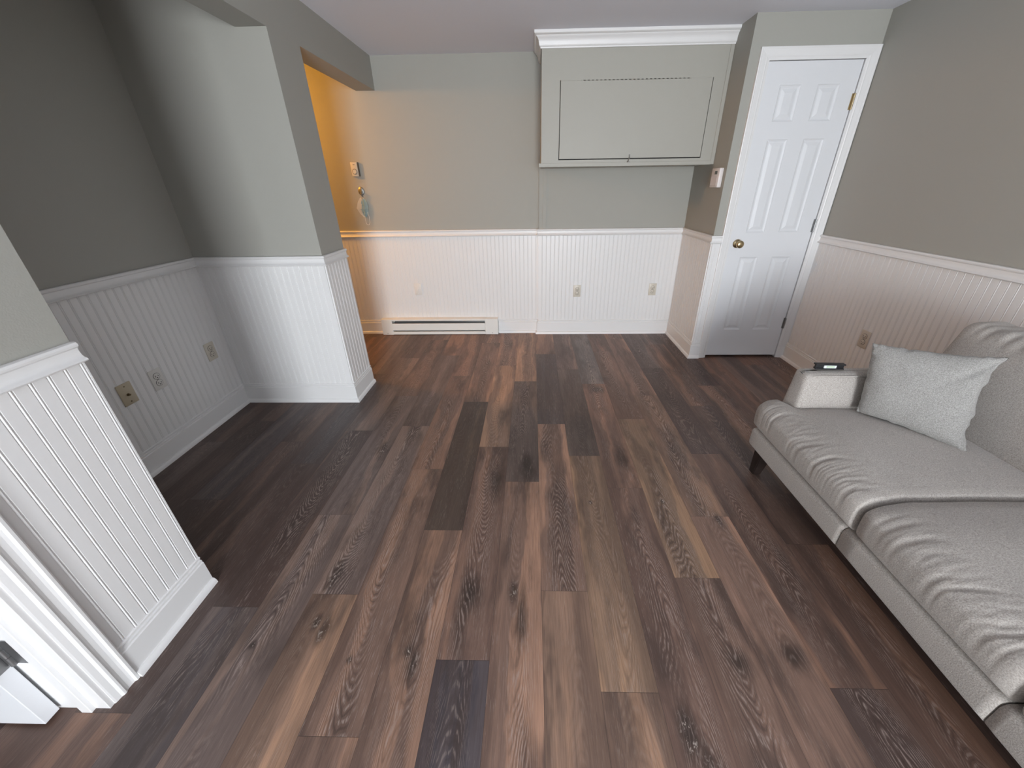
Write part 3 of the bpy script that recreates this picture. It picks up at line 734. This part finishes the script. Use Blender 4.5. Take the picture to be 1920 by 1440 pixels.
def mk_seat(y0, y1, far=False, near=False):
    yc = (y0 + y1) / 2; hw = (y1 - y0) / 2
    def d(p):
        x, y, z = p
        u = (y - yc) / hw
        tu = max(0.0, 1 - u * u)
        k = (z - .258) / .165
        de = min(y - y0, y1 - y)
        if de < .045: y = (y0 + de * .35) if y < yc else (y1 - de * .35)
        # narrow behind the arms (T-shaped end cushions)
        if far and y > yc: y = yc + (y - yc) * (1 - (y1 - 1.452) / hw * sst(1.165, 1.215, x))
        if near and y < yc: y = yc + (y - yc) * (1 - (-.06 - y0) / hw * sst(1.165, 1.215, x))
        fx = sst(1.085, 1.22, x)
        crown = .024 * tu ** .6 * math.sin(PI * min(1, max(0, (x - 1.07) / .72))) ** .6 if k > .5 else 0
        z2 = z + crown * sst(.4, 1, k) - .022 * (1 - fx) * sst(.5, 1, k)
        # front bulge
        if x < 1.2: x -= .012 * math.sin(PI * min(1, max(0, k))) * tu ** .4 * (1 - sst(1.1, 1.2, x))
        # gathered pleats over the front top edge
        f = (math.exp(-((x - 1.125) / .05) ** 2) * sst(.15, .7, k)) * min(1, tu * 4)
        wv = noise.noise(Vector((x * 5, y * 52 + x * 14 + 3 * noise.noise(Vector((x * 7, y * 7, 1.3))), 3.1 + y0)))
        wv2 = noise.noise(Vector((x * 18, y * 75, 9.1)))
        rw = 1 - abs(wv) * 2.2
        z2 += f * (.0025 * wv + .0022 * rw + .0016 * wv2); x -= f * (.0025 * wv + .0020 * rw)
        # soft dents on the seat
        z2 += .006 * noise.noise(Vector((x * 5, y * 5, 2.2))) * sst(.6, 1, k)
        return (x, y, z2)
    return cushion(XF - .004, 1.78, y0, y1, .259, .425, .045, 40, 150, 8, d, 6)
for k, (a, b) in enumerate(((.918, 1.552), (.448, .912), (SY0, .442))):
    s = part('seat_cushion', mk_seat(a, b, k == 0, k == 2), FAB, sofa, True, None, 180)
    # stitched seam along the front top edge
    pts = []
    for q in range(50):
        y = a + .03 + (b - a - .06) * q / 49
        pts.append((XF + .008 + .002 * noise.noise(Vector((y * 30, 0, 0))), y, .384 + .002 * noise.noise(Vector((y * 40, 5, 0)))))
    bm = bmesh.new(); tube(bm, pts, .0022, 6); part('seam', bm, FAB, s, True)
    s.children[0].matrix_parent_inverse = Matrix.Identity(4)
def mk_arm(yi, yo, sgn):
    def d(p):
        x, y, z = p
        y += sgn * (z - .42) * .22 * (1 if abs(y - yi) < abs(y - yo) else .35)
        x += (z - .42) * .16 * (1 - sst(1.2, 1.35, x))
        y -= sgn * .008 * math.sin(PI * min(1, max(0, (x - 1.2) / .6))) * math.sin(PI * min(1, max(0, (z - .4) / .18))) * (1 if abs(y - yi) < abs(y - yo) else 0)
        return (x, y, z)
    return cushion(1.205, 1.86, min(yi, yo), max(yi, yo), .20, .583, .020, 16, 3, 12, d, 4)
am = part('arm', mk_arm(1.452, 1.556, 1), FAB, sofa, True, None, 180)
def seam_child(par, pts, r=.0024):
    bm = bmesh.new(); tube(bm, pts, r, 6); o = link('seam', bm, FAB, par, True); return o
seam_child(am, [(1.222, 1.452 - .002, .415), (1.235, 1.466, .48), (1.245, 1.478, .53), (1.252, 1.486, .562), (1.262, 1.489, .574), (1.290, 1.489, .577), (1.45, 1.484, .577), (1.60, 1.484, .577), (1.8, 1.488, .577)])
am2 = part('arm', mk_arm(-.06, -.164, -1), FAB, sofa, True, None, 180)
def lean(p):
    x, y, z = p; return (x + (z - .42) * .32, y, z)
part('back_frame', cushion(1.90, 1.975, SY0, 1.50, .26, .785, .03, 3, 20, 8, lean, 4), FAB, sofa, True, None, 180)
def mk_back(y0, y1):
    yc = (y0 + y1) / 2; hw = (y1 - y0) / 2
    def d(p):
        x, y, z = p
        de = min(y - y0, y1 - y)
        if de < .042: y = (y0 + de * .7) if y < yc else (y1 - de * .7)
        u = (y - yc) / hw; k = (z - .42) / .42; tu = max(0, 1 - u * u)
        x -= .022 * tu ** .6 * math.sin(PI * min(1, max(0, k))) ** .7 * (1 - sst(1.72, 1.86, x))
        z -= .004 * sst(.6, 1, k)
        f = math.exp(-((z - .825) / .035) ** 2)
        wv = noise.noise(Vector((x * 10, y * 32, 5.5 + z * 6)))
        z += f * .008 * wv; x -= f * .009 * wv
        return (x + (z - .42) * .30, y, z)
    return cushion(1.715, 1.885, y0, y1, .405, .830, .042, 8, 90, 26, d, 6)
for (a, b) in ((.918, 1.520), (.448, .912), (-.06, .442)):
    part('back_cushion', mk_back(a, b), FAB, sofa, True, None, 180)
def leg(x, y, sx, sy):
    bm = bmesh.new()
    t = [(x - .032, y - .030), (x + .032, y - .030), (x + .032, y + .030), (x - .032, y + .030)]
    lo = [(x - .020 + sx, y - .018 + sy), (x + .020 + sx, y - .018 + sy), (x + .020 + sx, y + .018 + sy), (x - .020 + sx, y + .018 + sy)]
    T = [bm.verts.new((*q, .157)) for q in t]; Lo = [bm.verts.new((*q, .0005)) for q in lo]
    for k in range(4): bm.faces.new([T[k], T[(k + 1) % 4], Lo[(k + 1) % 4], Lo[k]])
    bm.faces.new(T); bm.faces.new(Lo[::-1])
    bmesh.ops.bevel(bm, geom=bm.edges[:], offset=.003, segments=2, affect='EDGES')
    part('leg', bm, LEGM, sofa)
leg(1.162, 1.495, -.010, .010); leg(1.162, -.10, -.010, -.010); leg(2.02, 1.495, .004, .01); leg(2.02, -.10, .004, -.01)

# throw pillow
pl = empty('throw_pillow', (1.55, 1.28, .43)); tag(pl, 'light grey square throw pillow leaning in the far corner of the sofa', 'pillow')
cBL, cBR, cTL, cTR = Vector((1.430, 1.405, .445)), Vector((1.628, 1.128, .436)), Vector((1.462, 1.492, .735)), Vector((1.752, 1.262, .772))
nn = 40; bm = bmesh.new()
nrm = (cBR - cBL).cross(cTL - cBL).normalized()      # roughly towards the viewer
if nrm.dot(Vector((0, -1, 0))) < 0: nrm = -nrm
def pill(u, v, side):
    U = u * 2 - 1; Vv = v * 2 - 1
    # edges pull inwards between the corners
    eu = U * (1 - (.150 if U > 0 else .035) * (1 - Vv ** 4) * (abs(U) ** 3)); ev = Vv * (1 - .065 * (1 - U * U) * (abs(Vv) ** 3))
    a, b = (eu + 1) / 2, (ev + 1) / 2
    p = cBL * (1 - a) * (1 - b) + cBR * a * (1 - b) + cTL * (1 - a) * b + cTR * a * b
    t = (max(0, 1 - abs(U) ** 2.4) * max(0, 1 - abs(Vv) ** 2.4)) ** .55
    h = (.066 if side > 0 else .050) * t
    wr = noise.noise(Vector((a * 5, b * 5, 4.4 * side))) * .006 * t
    edge = math.exp(-((1 - abs(U)) / .10) ** 2) + math.exp(-((1 - abs(Vv)) / .10) ** 2)
    rip = noise.noise(Vector((a * 20, b * 20, 7.7))) * .009 * min(1, edge) * (t > 0)
    # diagonal crease at the upper right corner
    dc = math.exp(-(((a - .84) * .7 + (b - .83) * -.7) / .035) ** 2) * sst(.55, .85, a) * sst(.5, .8, b)
    return p + nrm * side * (h + wr + rip - .012 * dc * (side > 0)) + (cBR - cBL).normalized() * (0.009 * (.3 + .7 * a) * noise.noise(Vector((a * 5, b * 13, 1))) * min(1, edge)) + Vector((0, 0, 1)) * (0.005 * noise.noise(Vector((a * 18, b * 5, 1))) * min(1, edge))
G = {}
for side in (1, -1):
    for i in range(nn + 1):
        for j in range(nn + 1):
            rim = i in (0, nn) or j in (0, nn)
            key = (i, j, 0 if rim else side)
            if key not in G:
                uu = .5 - .5 * math.cos(PI * i / nn) * (1); vv = .5 - .5 * math.cos(PI * j / nn)
                uu = .6 * uu + .4 * i / nn; vv = .6 * vv + .4 * j / nn
                G[key] = bm.verts.new(pill(uu, vv, side))
    for i in range(nn):
        for j in range(nn):
            ks = []
            for (a, b) in ((i, j), (i + 1, j), (i + 1, j + 1), (i, j + 1)):
                rim = a in (0, nn) or b in (0, nn); ks.append(G[(a, b, 0 if rim else side)])
            bm.faces.new(ks)
pc = part('pillow_cover', bm, FABP, pl, True, None, 180)

# pocket level on the sofa arm
lv = empty('pocket_level', (1.352, 1.533, .5905)); tag(lv, 'small black pocket spirit level lying on the far sofa arm', 'spirit level')
lv.rotation_euler = (0, 0, -.05)
bm = bmesh.new()
box(bm, -.064, .064, -.010, .010, .020, .027, .0015); box(bm, -.061, .061, -.010, .010, 0, .006, .0015)
box(bm, -.061, -.026, -.004, .004, .006, .020); box(bm, .028, .061, -.004, .004, .006, .020)
link('level_body', bm, BLACK, lv)
bm = bmesh.new(); box(bm, -.026, .028, -.0075, .0075, .005, .021, .002); link('vial_block', bm, SPIRIT, lv)
bm = bmesh.new(); cyl(bm, (-.016, -.0055, .013), (.018, -.0055, .013), .0045, seg=16); link('bubble_vial', bm, simple('vial_green', (.55, .68, .50), .15), lv, True)
